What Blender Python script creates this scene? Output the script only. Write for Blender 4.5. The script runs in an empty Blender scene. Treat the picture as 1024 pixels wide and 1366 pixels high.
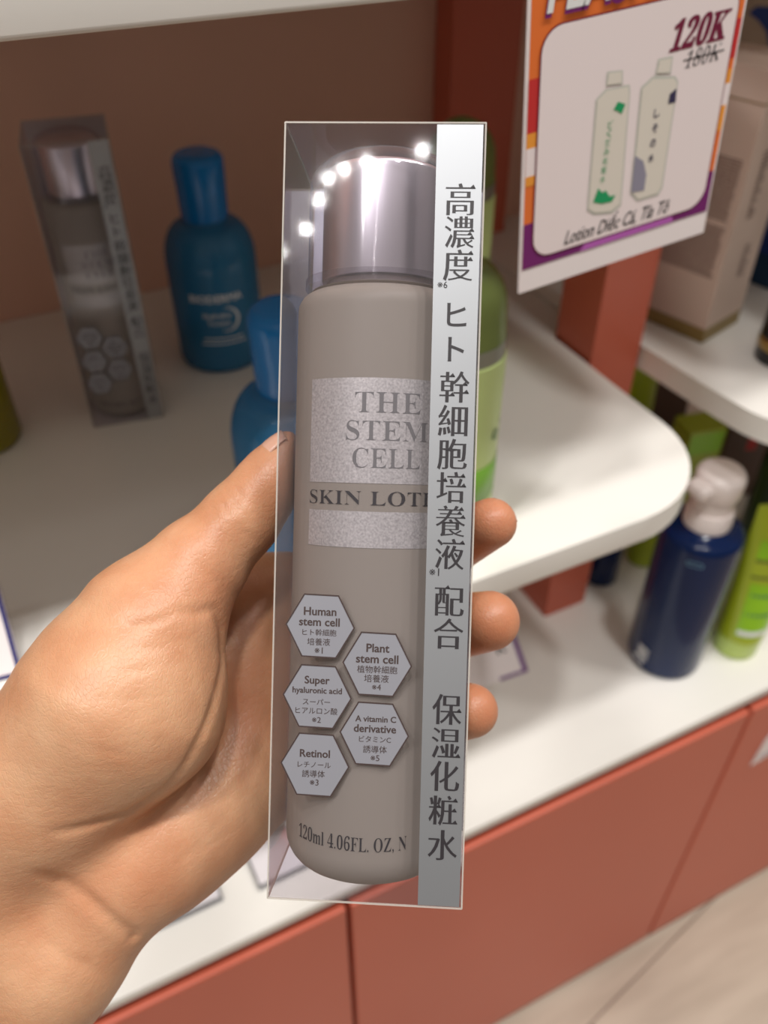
import bpy, bmesh, math, random
import numpy as np
from mathutils import Vector, Matrix

# ------------------------------------------------------------------ camera
SC = bpy.context.scene
COL = SC.collection
F = 1150.0                                   # focal length in pixels of a 1024x1366 frame
PITCH, YAW = math.radians(41.0), math.radians(26.3)
CAM = Vector((0, 0, 1.2))
FH = Vector((math.sin(YAW), math.cos(YAW), 0)); UPW = Vector((0, 0, 1))
RT = Vector((math.cos(YAW), -math.sin(YAW), 0))
FW = FH * math.cos(PITCH) - UPW * math.sin(PITCH)
CU = FH * math.sin(PITCH) + UPW * math.cos(PITCH)
cam_d = bpy.data.cameras.new('camera'); cam = bpy.data.objects.new('camera', cam_d); COL.objects.link(cam)
m3 = Matrix((RT, CU, -FW)).transposed()
cam.matrix_world = Matrix.Translation(CAM) @ m3.to_4x4()
cam_d.sensor_fit = 'VERTICAL'; cam_d.sensor_height = 36.0; cam_d.lens = F * 36.0 / 1366.0
cam_d.clip_start = 0.01; cam_d.clip_end = 50
cam_d.dof.use_dof = True; cam_d.dof.focus_distance = 0.219; cam_d.dof.aperture_fstop = 11.5
SC.camera = cam

# ------------------------------------------------------------------ light and exposure
SC.view_settings.view_transform = 'Standard'; SC.view_settings.look = 'None'
SC.view_settings.gamma = 1.0; SC.view_settings.use_curve_mapping = False
SC.view_settings.exposure = 0.0
SC.cycles.use_denoising = True
SC.cycles.max_bounces = 14; SC.cycles.transparent_max_bounces = 32
SC.cycles.transmission_bounces = 10; SC.cycles.sample_clamp_indirect = 6.0
SC.cycles.caustics_reflective = False; SC.cycles.caustics_refractive = False
world = bpy.data.worlds.new('shop_ambient'); SC.world = world; world.use_nodes = True
bg = world.node_tree.nodes['Background']; bg.inputs[1].default_value = 1.0
_wt = world.node_tree.nodes.new('ShaderNodeTexCoord'); _ws = world.node_tree.nodes.new('ShaderNodeSeparateXYZ'); _wr = world.node_tree.nodes.new('ShaderNodeValToRGB')
world.node_tree.links.new(_wt.outputs['Generated'], _ws.inputs[0]); world.node_tree.links.new(_ws.outputs['Z'], _wr.inputs[0]); world.node_tree.links.new(_wr.outputs[0], bg.inputs[0])
def _stops(*st):                              # brightness of the shop around: dim floor and fittings, pale lit ceiling
    e = _wr.color_ramp.elements
    while len(e) < len(st): e.new(0.5)
    for k, (p, v) in enumerate(st): e[k].position = p; e[k].color = (v, v * 0.91, v * 0.82, 1)
_stops((0.0, 0.13), (0.28, 0.29), (0.62, 0.34), (0.92, 0.60))
LAMP_POWER = 11.0
GLINT_BULBS = [(-0.935, -0.709), (-0.833, -0.685), (-0.753, -0.632), (-0.701, -0.594), (-0.654, -0.592), (-0.592, -0.602), (-0.461, -0.642)]   # small bulbs added where their reflections put glints on the clear box
LAMPS = [(-1.35, -0.15), (-0.75, -0.15), (-0.15, -0.15), (0.45, -0.15), (1.05, -0.15), (1.65, -0.15)]
for lx, ly, le, lz in [(x, y, LAMP_POWER, 0.15) for x, y in LAMPS] + [(x, y, 0.20, 0.02) for x, y in GLINT_BULBS]:
    ld = bpy.data.lights.new('ceiling_spot_or_glint_bulb', 'AREA'); ld.shape = 'DISK'; ld.size = lz
    ld.energy = le; ld.color = (1.0, 0.985, 0.955)
    lo = bpy.data.objects.new('ceiling_spot_or_glint_bulb', ld); COL.objects.link(lo)
    lo.location = (lx, ly, 2.85)
S = 1.2
def wpt(p): return Vector((p[0] * S, p[1] * S, CAM.z + p[2] * S))
def ray(px, py): return RT * ((px - 512) / F) - CU * ((py - 683) / F) + FW
def P(px, py, d): return CAM + ray(px, py) * d                 # d = distance along the view axis
def onz(px, py, z):
    r = ray(px, py); return CAM + r * ((z - CAM.z) / r.z)
def ony(px, py, y):
    r = ray(px, py); return CAM + r * (y / r.y)
Z_MID, Z_CNT, Z_UPB = 0.84, 0.54, 1.14                         # shelf tops, worktop top, underside of upper shelf
Y_FRONT, Y_WALL = 0.293, 0.74
def stand(px, py, z, r):
    p = onz(px, py, z); d = Vector((p.x, p.y, 0)).normalized(); return Vector((p.x, p.y, z)) + d * r

# ------------------------------------------------------------------ materials
def lin(c):
    f = lambda v: v / 12.92 if v <= 0.04045 else ((v + 0.055) / 1.055) ** 2.4
    return tuple(f(v / 255.0) for v in c) + (1.0,)
def mat(name, rgb, rough=0.5, metal=0.0, spec=0.5, bump=0.0, bscale=200.0, var=0.0, vscale=20.0, sss=0.0, trans=0.0, coat=0.0, clear=0.0, tint=None, emit=0.0):
    m = bpy.data.materials.new(name); m.use_nodes = True
    nt = m.node_tree; b = nt.nodes['Principled BSDF']; L = nt.links
    b.inputs['Base Color'].default_value = lin(rgb); b.inputs['Roughness'].default_value = rough
    b.inputs['Metallic'].default_value = metal; b.inputs['Specular IOR Level'].default_value = spec
    b.inputs['Coat Weight'].default_value = coat
    if trans: b.inputs['Transmission Weight'].default_value = trans
    if sss:
        b.inputs['Subsurface Weight'].default_value = sss
        b.inputs['Subsurface Radius'].default_value = (1.0, 0.35, 0.18); b.inputs['Subsurface Scale'].default_value = 0.004
    tc = nt.nodes.new('ShaderNodeTexCoord')
    if var:
        n = nt.nodes.new('ShaderNodeTexNoise'); n.inputs['Scale'].default_value = vscale; n.inputs['Detail'].default_value = 4
        L.new(tc.outputs['Object'], n.inputs['Vector'])
        mx = nt.nodes.new('ShaderNodeMix'); mx.data_type = 'RGBA'
        c = lin(rgb); mx.inputs['A'].default_value = tuple(max(0, v * (1 - var)) for v in c[:3]) + (1,)
        mx.inputs['B'].default_value = tuple(min(1, v * (1 + var)) for v in c[:3]) + (1,)
        L.new(n.outputs['Fac'], mx.inputs['Factor']); L.new(mx.outputs['Result'], b.inputs['Base Color'])
    if bump:
        n2 = nt.nodes.new('ShaderNodeTexNoise'); n2.inputs['Scale'].default_value = bscale; n2.inputs['Detail'].default_value = 3
        L.new(tc.outputs['Object'], n2.inputs['Vector'])
        bp = nt.nodes.new('ShaderNodeBump'); bp.inputs['Strength'].default_value = bump; bp.inputs['Distance'].default_value = 0.001
        L.new(n2.outputs['Fac'], bp.inputs['Height']); L.new(bp.outputs['Normal'], b.inputs['Normal'])
    if clear:                                                  # see-through plastic: part of the light passes straight on
        t = nt.nodes.new('ShaderNodeBsdfTransparent'); t.inputs[0].default_value = lin(tint or rgb)
        ms = nt.nodes.new('ShaderNodeMixShader'); ms.inputs[0].default_value = clear
        L.new(b.outputs[0], ms.inputs[1]); L.new(t.outputs[0], ms.inputs[2])
        L.new(ms.outputs[0], nt.nodes['Material Output'].inputs[0])
    return m
def film(name, tint=(250, 250, 250), rough=0.03, f0=0.03, gain=0.9, haze=0.02):
    """thin clear plastic: transparent, with a Fresnel-weighted gloss and a little haze"""
    m = bpy.data.materials.new(name); m.use_nodes = True; nt = m.node_tree; L = nt.links
    nt.nodes.remove(nt.nodes['Principled BSDF'])
    t = nt.nodes.new('ShaderNodeBsdfTransparent'); t.inputs[0].default_value = lin(tint)
    g = nt.nodes.new('ShaderNodeBsdfGlossy'); g.inputs['Roughness'].default_value = rough
    d = nt.nodes.new('ShaderNodeBsdfDiffuse'); d.inputs[0].default_value = (0.8, 0.8, 0.82, 1)
    lw = nt.nodes.new('ShaderNodeLayerWeight'); lw.inputs[0].default_value = 0.5
    p = nt.nodes.new('ShaderNodeMath'); p.operation = 'POWER'; p.inputs[1].default_value = 5.0
    L.new(lw.outputs['Facing'], p.inputs[0])
    ma = nt.nodes.new('ShaderNodeMath'); ma.operation = 'MULTIPLY_ADD'; ma.inputs[1].default_value = gain - f0; ma.inputs[2].default_value = f0
    L.new(p.outputs[0], ma.inputs[0])
    m1 = nt.nodes.new('ShaderNodeMixShader'); m1.inputs[0].default_value = haze
    L.new(t.outputs[0], m1.inputs[1]); L.new(d.outputs[0], m1.inputs[2])
    m2 = nt.nodes.new('ShaderNodeMixShader'); L.new(ma.outputs[0], m2.inputs[0])
    L.new(m1.outputs[0], m2.inputs[1]); L.new(g.outputs[0], m2.inputs[2])
    L.new(m2.outputs[0], nt.nodes['Material Output'].inputs[0])
    return m

M = {}
M['white'] = mat('white_laminate', (238, 234, 228), 0.35, spec=0.4)
M['coral'] = mat('coral_paint', (204, 102, 78), 0.38, spec=0.4, var=0.04, vscale=6)
M['coral_wall'] = mat('coral_wall_paint', (232, 184, 162), 0.6, var=0.04, vscale=4)
M['skin'] = mat('skin', (214, 160, 124), 0.38, spec=0.45, sss=0.25)
M['nail'] = mat('nail', (222, 170, 148), 0.22, spec=0.5, sss=0.15)
M['silver'] = mat('silver_cap', (240, 236, 237), 0.30, metal=1.0)
M['strip'] = mat('silver_print', (168, 170, 174), 0.50, metal=0.85)
M['dots'] = mat('silver_dotted_print', (188, 184, 182), 0.45, metal=0.35, var=0.6, vscale=1700)
M['badge'] = mat('silver_grey_print', (150, 150, 158), 0.45, metal=0.3)
M['back'] = mat('silver_back_print', (176, 176, 182), 0.45, metal=0.5)
M['ink'] = mat('dark_ink', (44, 40, 44), 0.5)
M['ink_brown'] = mat('brown_ink', (66, 52, 50), 0.5)
M['ink_grey'] = mat('grey_ink', (112, 110, 110), 0.5)
M['ink_white'] = mat('white_ink', (240, 240, 240), 0.5)
M['film'] = film('clear_film', (249, 248, 250), 0.05, 0.025, 0.8, 0.006)
M['fold'] = mat('film_fold', (214, 208, 200), 0.25, clear=0.5, tint=(245, 243, 240))
M['clear_cap'] = film('clear_overcap', (246, 244, 249), 0.09, 0.07, 0.9, 0.015)
M['frost'] = mat('frosted_bottle', (180, 171, 160), 0.45, spec=0.35)
_nt = M['frost'].node_tree; _tl = _nt.nodes.new('ShaderNodeBsdfTranslucent'); _tl.inputs[0].default_value = lin((196, 188, 178))
_am = _nt.nodes.new('ShaderNodeMixShader'); _am.inputs[0].default_value = 0.4                # part of the light scatters through the frosted wall
_nt.links.new(_nt.nodes['Principled BSDF'].outputs[0], _am.inputs[1]); _nt.links.new(_tl.outputs[0], _am.inputs[2]); _nt.links.new(_am.outputs[0], _nt.nodes['Material Output'].inputs[0])
M['blue'] = mat('blue_plastic', (64, 140, 190), 0.12, spec=0.5, clear=0.4, tint=(80, 165, 215))
M['blue_cap'] = mat('blue_cap', (0, 116, 190), 0.2, spec=0.5)
M['navy'] = mat('navy_plastic', (2, 30, 76), 0.16, spec=0.3)
M['paper'] = mat('card_paper', (248, 238, 238), 0.6)

# skin detail: mottling and fine lines
def skin_nodes(m):
    nt = m.node_tree; L = nt.links; b = nt.nodes['Principled BSDF']
    tc = nt.nodes['Texture Coordinate']
    n = nt.nodes.new('ShaderNodeTexNoise'); n.inputs['Scale'].default_value = 55; n.inputs['Detail'].default_value = 5
    L.new(tc.outputs['Object'], n.inputs['Vector'])
    r = nt.nodes.new('ShaderNodeValToRGB'); L.new(n.outputs['Fac'], r.inputs[0])
    r.color_ramp.elements[0].position = 0.3; r.color_ramp.elements[0].color = lin((194, 138, 102))
    r.color_ramp.elements[1].position = 0.72; r.color_ramp.elements[1].color = lin((212, 166, 130))
    fa = nt.nodes.new('ShaderNodeAttribute'); fa.attribute_name = 'flush'                    # fingertips and creased flesh are naturally pinker
    mf = nt.nodes.new('ShaderNodeMix'); mf.data_type = 'RGBA'; mf.inputs['B'].default_value = lin((206, 118, 84))
    L.new(fa.outputs['Fac'], mf.inputs['Factor']); L.new(r.outputs[0], mf.inputs['A']); L.new(mf.outputs['Result'], b.inputs['Base Color'])
    h = None
    for sc_, st in ((900, 0.10), (260, 0.16)):
        n2 = nt.nodes.new('ShaderNodeTexNoise'); n2.inputs['Scale'].default_value = sc_; n2.inputs['Detail'].default_value = 3
        mp = nt.nodes.new('ShaderNodeMapping'); mp.inputs['Scale'].default_value = (1, 1.0, 2.2); mp.inputs['Rotation'].default_value = (0.3, 0.5, 0.2)
        L.new(tc.outputs['Object'], mp.inputs[0]); L.new(mp.outputs[0], n2.inputs['Vector'])
        bp = nt.nodes.new('ShaderNodeBump'); bp.inputs['Strength'].default_value = st; bp.inputs['Distance'].default_value = 0.001
        L.new(n2.outputs['Fac'], bp.inputs['Height'])
        if h: L.new(h.outputs['Normal'], bp.inputs['Normal'])
        h = bp
    vo = nt.nodes.new('ShaderNodeTexVoronoi'); vo.feature = 'DISTANCE_TO_EDGE'; vo.inputs['Scale'].default_value = 620
    mp = nt.nodes.new('ShaderNodeMapping'); mp.inputs['Scale'].default_value = (1.5, 0.7, 0.9); mp.inputs['Rotation'].default_value = (0.4, 0.2, 0.8)
    L.new(tc.outputs['Object'], mp.inputs[0]); L.new(mp.outputs[0], vo.inputs['Vector'])
    cr = nt.nodes.new('ShaderNodeMath'); cr.operation = 'MINIMUM'; cr.inputs[1].default_value = 0.12; L.new(vo.outputs['Distance'], cr.inputs[0])
    bp = nt.nodes.new('ShaderNodeBump'); bp.inputs['Strength'].default_value = 0.30; bp.inputs['Distance'].default_value = 0.001
    L.new(cr.outputs[0], bp.inputs['Height']); L.new(h.outputs['Normal'], bp.inputs['Normal']); h = bp
    L.new(h.outputs['Normal'], b.inputs['Normal'])
skin_nodes(M['skin'])

# ------------------------------------------------------------------ object helpers
def link(name, me, m, parent=None, smooth=False, mw=None):
    o = bpy.data.objects.new(name, me); COL.objects.link(o)
    if m: me.materials.append(m)
    if smooth: me.polygons.foreach_set('use_smooth', [True] * len(me.polygons))
    if mw is not None: o.matrix_world = mw
    if parent: o.parent = parent
    return o
def obj(name, bm, m, parent=None, smooth=False, mw=None, angle=None):
    me = bpy.data.meshes.new(name); bmesh.ops.recalc_face_normals(bm, faces=bm.faces[:]) if smooth != 'keep' else None
    bm.to_mesh(me); bm.free()
    o = link(name, me, m, parent, bool(smooth), mw)
    if angle: me.set_sharp_from_angle(angle=math.radians(angle))
    return o
def thing(name, label, cat, loc=(0, 0, 0), rz=0, group=None, mw=None):
    o = bpy.data.objects.new(name, None); COL.objects.link(o); o.empty_display_size = 0.02
    if mw is not None: o.matrix_world = mw
    else: o.location = loc; o.rotation_euler = (0, 0, rz)
    return tag(o, label, cat, group)
def tag(o, label, cat, group=None):
    o['label'] = label; o['category'] = cat
    if group: o['group'] = group
    return o
def struct(o): o['kind'] = 'structure'; return o
def box(bm, a, b, bev=0.0, seg=2):
    v = [bm.verts.new((x, y, z)) for z in (a[2], b[2]) for (x, y) in ((a[0], a[1]), (b[0], a[1]), (b[0], b[1]), (a[0], b[1]))]
    fs = [bm.faces.new([v[i] for i in f]) for f in ((3, 2, 1, 0), (4, 5, 6, 7), (0, 1, 5, 4), (1, 2, 6, 5), (2, 3, 7, 6), (3, 0, 4, 7))]
    if bev:
        es = list({e for f in fs for e in f.edges})
        bmesh.ops.bevel(bm, geom=es, offset=bev, segments=seg, affect='EDGES', profile=0.5)
    return bm
def lathe(prof, n=64, bm=None, c=(0, 0, 0)):
    bm = bm or bmesh.new(); rings = []
    for r, z in prof:
        if r < 1e-6: rings.append([bm.verts.new((c[0], c[1], c[2] + z))])
        else: rings.append([bm.verts.new((c[0] + r * math.cos(2 * math.pi * k / n), c[1] + r * math.sin(2 * math.pi * k / n), c[2] + z)) for k in range(n)])
    for A, B in zip(rings, rings[1:]):
        for k in range(n):
            k2 = (k + 1) % n
            q = ([A[0]] if len(A) == 1 else [A[k], A[k2]]) + ([B[0]] if len(B) == 1 else [B[k2], B[k]])
            if len(q) > 2: bm.faces.new(q)
    return bm
def arc(cx, cz, r, a0, a1, n=6):
    return [(cx + r * math.cos(math.radians(a0 + (a1 - a0) * k / n)), cz + r * math.sin(math.radians(a0 + (a1 - a0) * k / n))) for k in range(n + 1)]
def prism(outline, z0, z1, bev=0.0):
    bm = bmesh.new()
    lo = [bm.verts.new((x, y, z0)) for x, y in outline]; hi = [bm.verts.new((x, y, z1)) for x, y in outline]
    top = bm.faces.new(hi); bot = bm.faces.new(lo[::-1]); n = len(outline)
    for k in range(n): bm.faces.new((lo[k], lo[(k + 1) % n], hi[(k + 1) % n], hi[k]))
    if bev: bmesh.ops.bevel(bm, geom=list(top.edges) + list(bot.edges), offset=bev, segments=2, affect='EDGES', profile=0.5)
    return bm
def rrect(x0, z0, x1, z1, r, n=6):
    pts = []
    for cx, cz, a in ((x1 - r, z1 - r, 0), (x0 + r, z1 - r, 90), (x0 + r, z0 + r, 180), (x1 - r, z0 + r, 270)):
        pts += arc(cx, cz, r, a, a + 90, n)
    return pts

# ------------------------------------------------------------------ lettering
_T = {}
def glyphs(s, res=4, wv=0.0, wh=0.0, uroko=False):
    """outline mesh of a line of text at 1 em; wv / wh thicken (or thin) upright and level strokes"""
    key = (s, res, wv, wh, uroko)
    if key in _T: return _T[key]
    c = bpy.data.curves.new('t', 'FONT'); c.body = s; c.resolution_u = res
    o = bpy.data.objects.new('t', c); COL.objects.link(o)
    dg = bpy.context.evaluated_depsgraph_get(); ev = o.evaluated_get(dg); me = ev.to_mesh()
    V = np.array([(v.co.x, v.co.y) for v in me.vertices]) if me.vertices else np.zeros((0, 2))
    T = [tuple(p.vertices) for p in me.polygons]
    ev.to_mesh_clear(); bpy.data.objects.remove(o); bpy.data.curves.remove(c)
    T2 = []
    for f in T:
        a, b, d = V[f[0]], V[f[1]], V[f[2]]
        T2.append(f if (b[0] - a[0]) * (d[1] - a[1]) - (b[1] - a[1]) * (d[0] - a[0]) >= 0 else f[::-1])
    T = T2
    if wv or wh or uroko:
        dirs = {}
        for f in T:
            for i in range(len(f)): dirs[(f[i], f[(i + 1) % len(f)])] = dirs.get((f[i], f[(i + 1) % len(f)]), 0) + 1
        nxt, prv = {}, {}
        for (a, b) in dirs:
            if (b, a) not in dirs: nxt[a] = b; prv[b] = a
        def nrm(a, b):
            d = V[b] - V[a]; l = np.hypot(*d); return (np.array((d[1], -d[0])) / l, l) if l > 1e-7 else (None, 0)
        off = lambda n: n[0] ** 2 * wv + n[1] ** 2 * wh
        N = V.copy(); extra = []
        for v in nxt:
            if v not in prv: continue
            n1, l1 = nrm(prv[v], v); n2, l2 = nrm(v, nxt[v])
            if n1 is None or n2 is None:
                n = n1 if n1 is not None else n2
                if n is not None: N[v] = V[v] + n * off(n)
                continue
            det = n1[0] * n2[1] - n1[1] * n2[0]
            if abs(det) < 0.25:
                n = n1 + n2; n /= max(1e-6, np.hypot(*n)); d = n * off(n)
            else:
                o1, o2 = off(n1), off(n2)
                d = np.array(((o1 * n2[1] - o2 * n1[1]) / det, (n1[0] * o2 - n2[0] * o1) / det))
            l = np.hypot(*d)
            if l > 0.035: d *= 0.035 / l
            N[v] = V[v] + d
        if uroko:
            for a, b in list(nxt.items()):
                n, l = nrm(a, b)
                if n is None or n[0] < 0.95 or not 0.035 < l < 0.1 or a not in prv or b not in nxt: continue
                np_, lp = nrm(prv[a], a); nn, ln = nrm(b, nxt[b])
                if np_ is None or nn is None or np_[1] > -0.95 or nn[1] < 0.95 or min(lp, ln) < 0.05: continue
                x = max(N[a][0], N[b][0]); y0, y1 = N[a][1], N[b][1]
                extra.append(((x - 0.150, y1 - 0.002), (x + 0.015, y0), (x - 0.060, y1 + 0.080)))
        V = N
        if extra:
            k = len(V); V = np.vstack([V] + [np.array(e) for e in extra])
            T = T + [(k + 3 * i, k + 3 * i + 1, k + 3 * i + 2) for i in range(len(extra))]
    _T[key] = (V, T)
    return V, T
def serif(s):
    o = ''
    for ch in s:
        if 'A' <= ch <= 'Z': o += chr(0x1D400 + ord(ch) - 65)
        elif 'a' <= ch <= 'z': o += chr(0x1D41A + ord(ch) - 97)
        elif '0' <= ch <= '9': o += chr(0x1D7CE + ord(ch) - 48)
        else: o += ch
    return o
def fit(gl, cx, cy, w=None, h=None, shear=0.0):
    """scale a glyph mesh to width w (and height h) and centre it at cx, cy"""
    V, T = gl; V = V.copy(); lo, hi = V.min(0), V.max(0)
    sx = w / (hi[0] - lo[0]) if w else h / (hi[1] - lo[1]); sy = h / (hi[1] - lo[1]) if h else sx
    V = (V - (lo + hi) / 2) * (sx, sy); V[:, 0] += V[:, 1] * shear
    return V + (cx, cy), T
def add2d(bm, gl, fn):
    V, T = gl; vs = [bm.verts.new(fn(x, y)) for x, y in V]
    for f in T:
        try: bm.faces.new([vs[i] for i in f])
        except ValueError: pass
def add_poly(bm, pts, fn):
    bm.faces.new([bm.verts.new(fn(x, y)) for x, y in pts])
def wrap2d(gl, R, step=0.0016):
    """cut a flat glyph mesh finely along x, ready to be wrapped on a cylinder"""
    b = bmesh.new(); add2d(b, gl, lambda x, y: (x, y, 0))
    xs = [v.co.x for v in b.verts]; x = min(xs) + step
    while x < max(xs):
        bmesh.ops.bisect_plane(b, geom=b.verts[:] + b.edges[:] + b.faces[:], plane_co=(x, 0, 0), plane_no=(1, 0, 0)); x += step
    b.verts.index_update()
    V = np.array([v.co.xy[:] for v in b.verts]); T = [tuple(v.index for v in f.verts) for f in b.faces]; b.free()
    return V, T
def cyl(R, a0=0.0):          # x runs round the front (-y) of a cylinder, y is height
    return lambda x, y: (R * math.sin(x / R + a0), -R * math.cos(x / R + a0), y)
def patch(x0, y0, x1, y1, nx=24):
    V = np.array([(x0 + (x1 - x0) * i / nx, y) for i in range(nx + 1) for y in (y0, y1)])
    return V, [(2 * i, 2 * i + 2, 2 * i + 3, 2 * i + 1) for i in range(nx)]

# ------------------------------------------------------------------ the setting
def s2(pts): return [(x * S, y * S) for x, y in pts]
def wall(name, a, b, m):
    return struct(obj(name, box(bmesh.new(), a, b), m))
wall('wall_back', (-1.3, Y_WALL, 0), (1.6, Y_WALL + 0.06, 2.2), M['coral_wall'])
# floor of pale wood-look planks
fm = bpy.data.materials.new('plank_floor'); fm.use_nodes = True
nt = fm.node_tree; b_ = nt.nodes['Principled BSDF']; b_.inputs['Roughness'].default_value = 0.4
tc = nt.nodes.new('ShaderNodeTexCoord'); mp = nt.nodes.new('ShaderNodeMapping'); mp.inputs['Rotation'].default_value = (0, 0, math.radians(-12))
br = nt.nodes.new('ShaderNodeTexBrick'); br.inputs['Scale'].default_value = 1.0
br.inputs['Brick Width'].default_value = 0.9; br.inputs['Row Height'].default_value = 0.15; br.inputs['Mortar Size'].default_value = 0.0016
br.inputs['Color1'].default_value = lin((194, 180, 162)); br.inputs['Color2'].default_value = lin((204, 191, 175)); br.inputs['Mortar'].default_value = lin((140, 122, 108))
nz = nt.nodes.new('ShaderNodeTexNoise'); nz.inputs['Scale'].default_value = 9; nz.inputs['Detail'].default_value = 6
mp2 = nt.nodes.new('ShaderNodeMapping'); mp2.inputs['Scale'].default_value = (0.6, 4, 1); mp2.inputs['Rotation'].default_value = (0, 0, math.radians(-12))
mxf = nt.nodes.new('ShaderNodeMix'); mxf.data_type = 'RGBA'; mxf.blend_type = 'MULTIPLY'; mxf.inputs['Factor'].default_value = 0.35
rp = nt.nodes.new('ShaderNodeValToRGB'); rp.color_ramp.elements[0].position = 0.35; rp.color_ramp.elements[0].color = (0.55, 0.5, 0.46, 1); rp.color_ramp.elements[1].position = 0.6
for a, b in ((tc.outputs['Object'], mp.inputs[0]), (mp.outputs[0], br.inputs[0]), (tc.outputs['Object'], mp2.inputs[0]), (mp2.outputs[0], nz.inputs['Vector']),
             (nz.outputs['Fac'], rp.inputs[0]), (br.outputs[0], mxf.inputs['A']), (rp.outputs[0], mxf.inputs['B']), (mxf.outputs['Result'], b_.inputs['Base Color'])):
    nt.links.new(a, b)
struct(obj('floor', box(bmesh.new(), (-1.6, -1.2, -0.05), (1.8, Y_WALL + 0.06, 0.0)), fm))

# shelves
def shelf_left_outline():
    o = [(-0.95, 0.244), (0.275, 0.244)] + arc(0.275, 0.309, 0.065, -90, 0, 12)[1:] + [(0.3395, 0.36), (0.3385, 0.425), (0.365, 0.426), (0.365, 0.6155), (-0.95, 0.6155)]
    return s2(o)
def shelf_right_outline():
    o = [(0.367, 0.6155), (0.367, 0.426), (0.385, 0.426), (0.387, 0.387), (0.391, 0.332), (0.394, 0.306)] + arc(0.459, 0.309, 0.065, 185, 270, 12) + [(1.0, 0.244), (1.0, 0.6155)]
    return s2(o)
TH = 0.0205
tag(obj('shelf_board', prism(shelf_left_outline(), Z_MID - TH, Z_MID, 0.0016), M['white'], angle=40), 'white shelf board with rounded corner, carrying the blue bottles and boxed bottle', 'shelf')
tag(obj('shelf_board', prism(shelf_right_outline(), Z_MID - TH, Z_MID, 0.0016), M['white'], angle=40), 'white shelf board across the gap, carrying the beige carton', 'shelf')
tag(obj('shelf_board', prism(shelf_left_outline(), Z_UPB, Z_UPB + TH, 0.0016), M['white'], angle=40), 'white shelf board above the back wall, with the sale sign on its edge', 'shelf')
tag(obj('shelf_board', prism(shelf_right_outline(), Z_UPB, Z_UPB + TH, 0.0016), M['white'], angle=40), 'white upper shelf board above the beige carton', 'shelf')
# coral posts
tag(obj('post', box(bmesh.new(), (0.3425 * S, 0.384 * S, Z_CNT), (0.3835 * S, 0.4245 * S, 1.55), 0.001), M['coral']), 'square coral post rising between the two white shelves behind the sale sign', 'post')
tag(obj('post', box(bmesh.new(), (0.346 * S, 0.59 * S, Z_MID), (0.405 * S, Y_WALL - 0.001, 1.139), 0.001), M['coral']), 'dark red coral post against the back wall above the boxed bottle', 'post')
# worktop and drawer units
tag(obj('worktop', box(bmesh.new(), (-1.2, Y_FRONT, Z_CNT - 0.012), (1.5, Y_WALL - 0.002, Z_CNT), 0.0016), M['white']), 'long white worktop over the coral drawers', 'worktop')
M['coral_shaded'] = mat('coral_carcass_shaded', (150, 50, 38), 0.6)  # darker coral: the shade of the drawer gaps is put into its colour
def drawer_unit(x0, x1, label):
    t = thing('drawer_unit', label, 'cabinet', ((x0 + x1) / 2, 0.45, 0), group='coral drawer units under the worktop')
    w = (x1 - x0) / 2
    obj('carcass', box(bmesh.new(), (-w, -0.136, 0.0), (w, 0.28, Z_CNT - 0.013)), M['coral_shaded'], t)
    obj('drawer_front', box(bmesh.new(), (-w + 0.002, -0.159, 0.012), (w - 0.002, -0.1365, Z_CNT - 0.028), 0.0022, 3), M['coral'], t)
    return t
GX0, GX1 = 0.094 * S, 0.449 * S
drawer_unit(GX0 - (GX1 - GX0), GX0, 'coral drawer unit below the wrist, left of the first vertical gap')
drawer_unit(GX0, GX1, 'coral drawer unit below the navy pump bottle, between the two vertical gaps')
drawer_unit(GX1, GX1 + (GX1 - GX0), 'coral drawer unit with the small white tag hanging on its front')

# ------------------------------------------------------------------ the boxed lotion
BW, BH = 0.0492, 0.1944
BC = (-0.0024, -0.0018, 0.2145)
BX, BU, BD = (0.9979, -0.0295, -0.0579), (0.0274, 0.999, -0.0355), (0.0589, 0.0338, 0.9977)
def cv(v): return RT * v[0] + CU * v[1] + FW * v[2]
bx, bu, bd = cv(BX).normalized(), cv(BU).normalized(), cv(BD).normalized()
front_c = CAM + cv(BC)
b_org = front_c - bu * (BH / 2) + bd * (BW / 2)                 # centre of the box's base
BOX_M = Matrix.Translation(b_org) @ Matrix((bx, bd, bu)).transposed().to_4x4()
def face(px, py):                                              # a point of the printed front face, in the box's own x, z
    r = ray(px, py); t = (front_c - CAM).dot(bd) / r.dot(bd); q = CAM + r * t - b_org
    return q.dot(bx), q.dot(bu)
PXM = 0.2145 / F                                               # metres per pixel on the face
YF = -BW / 2

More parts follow.
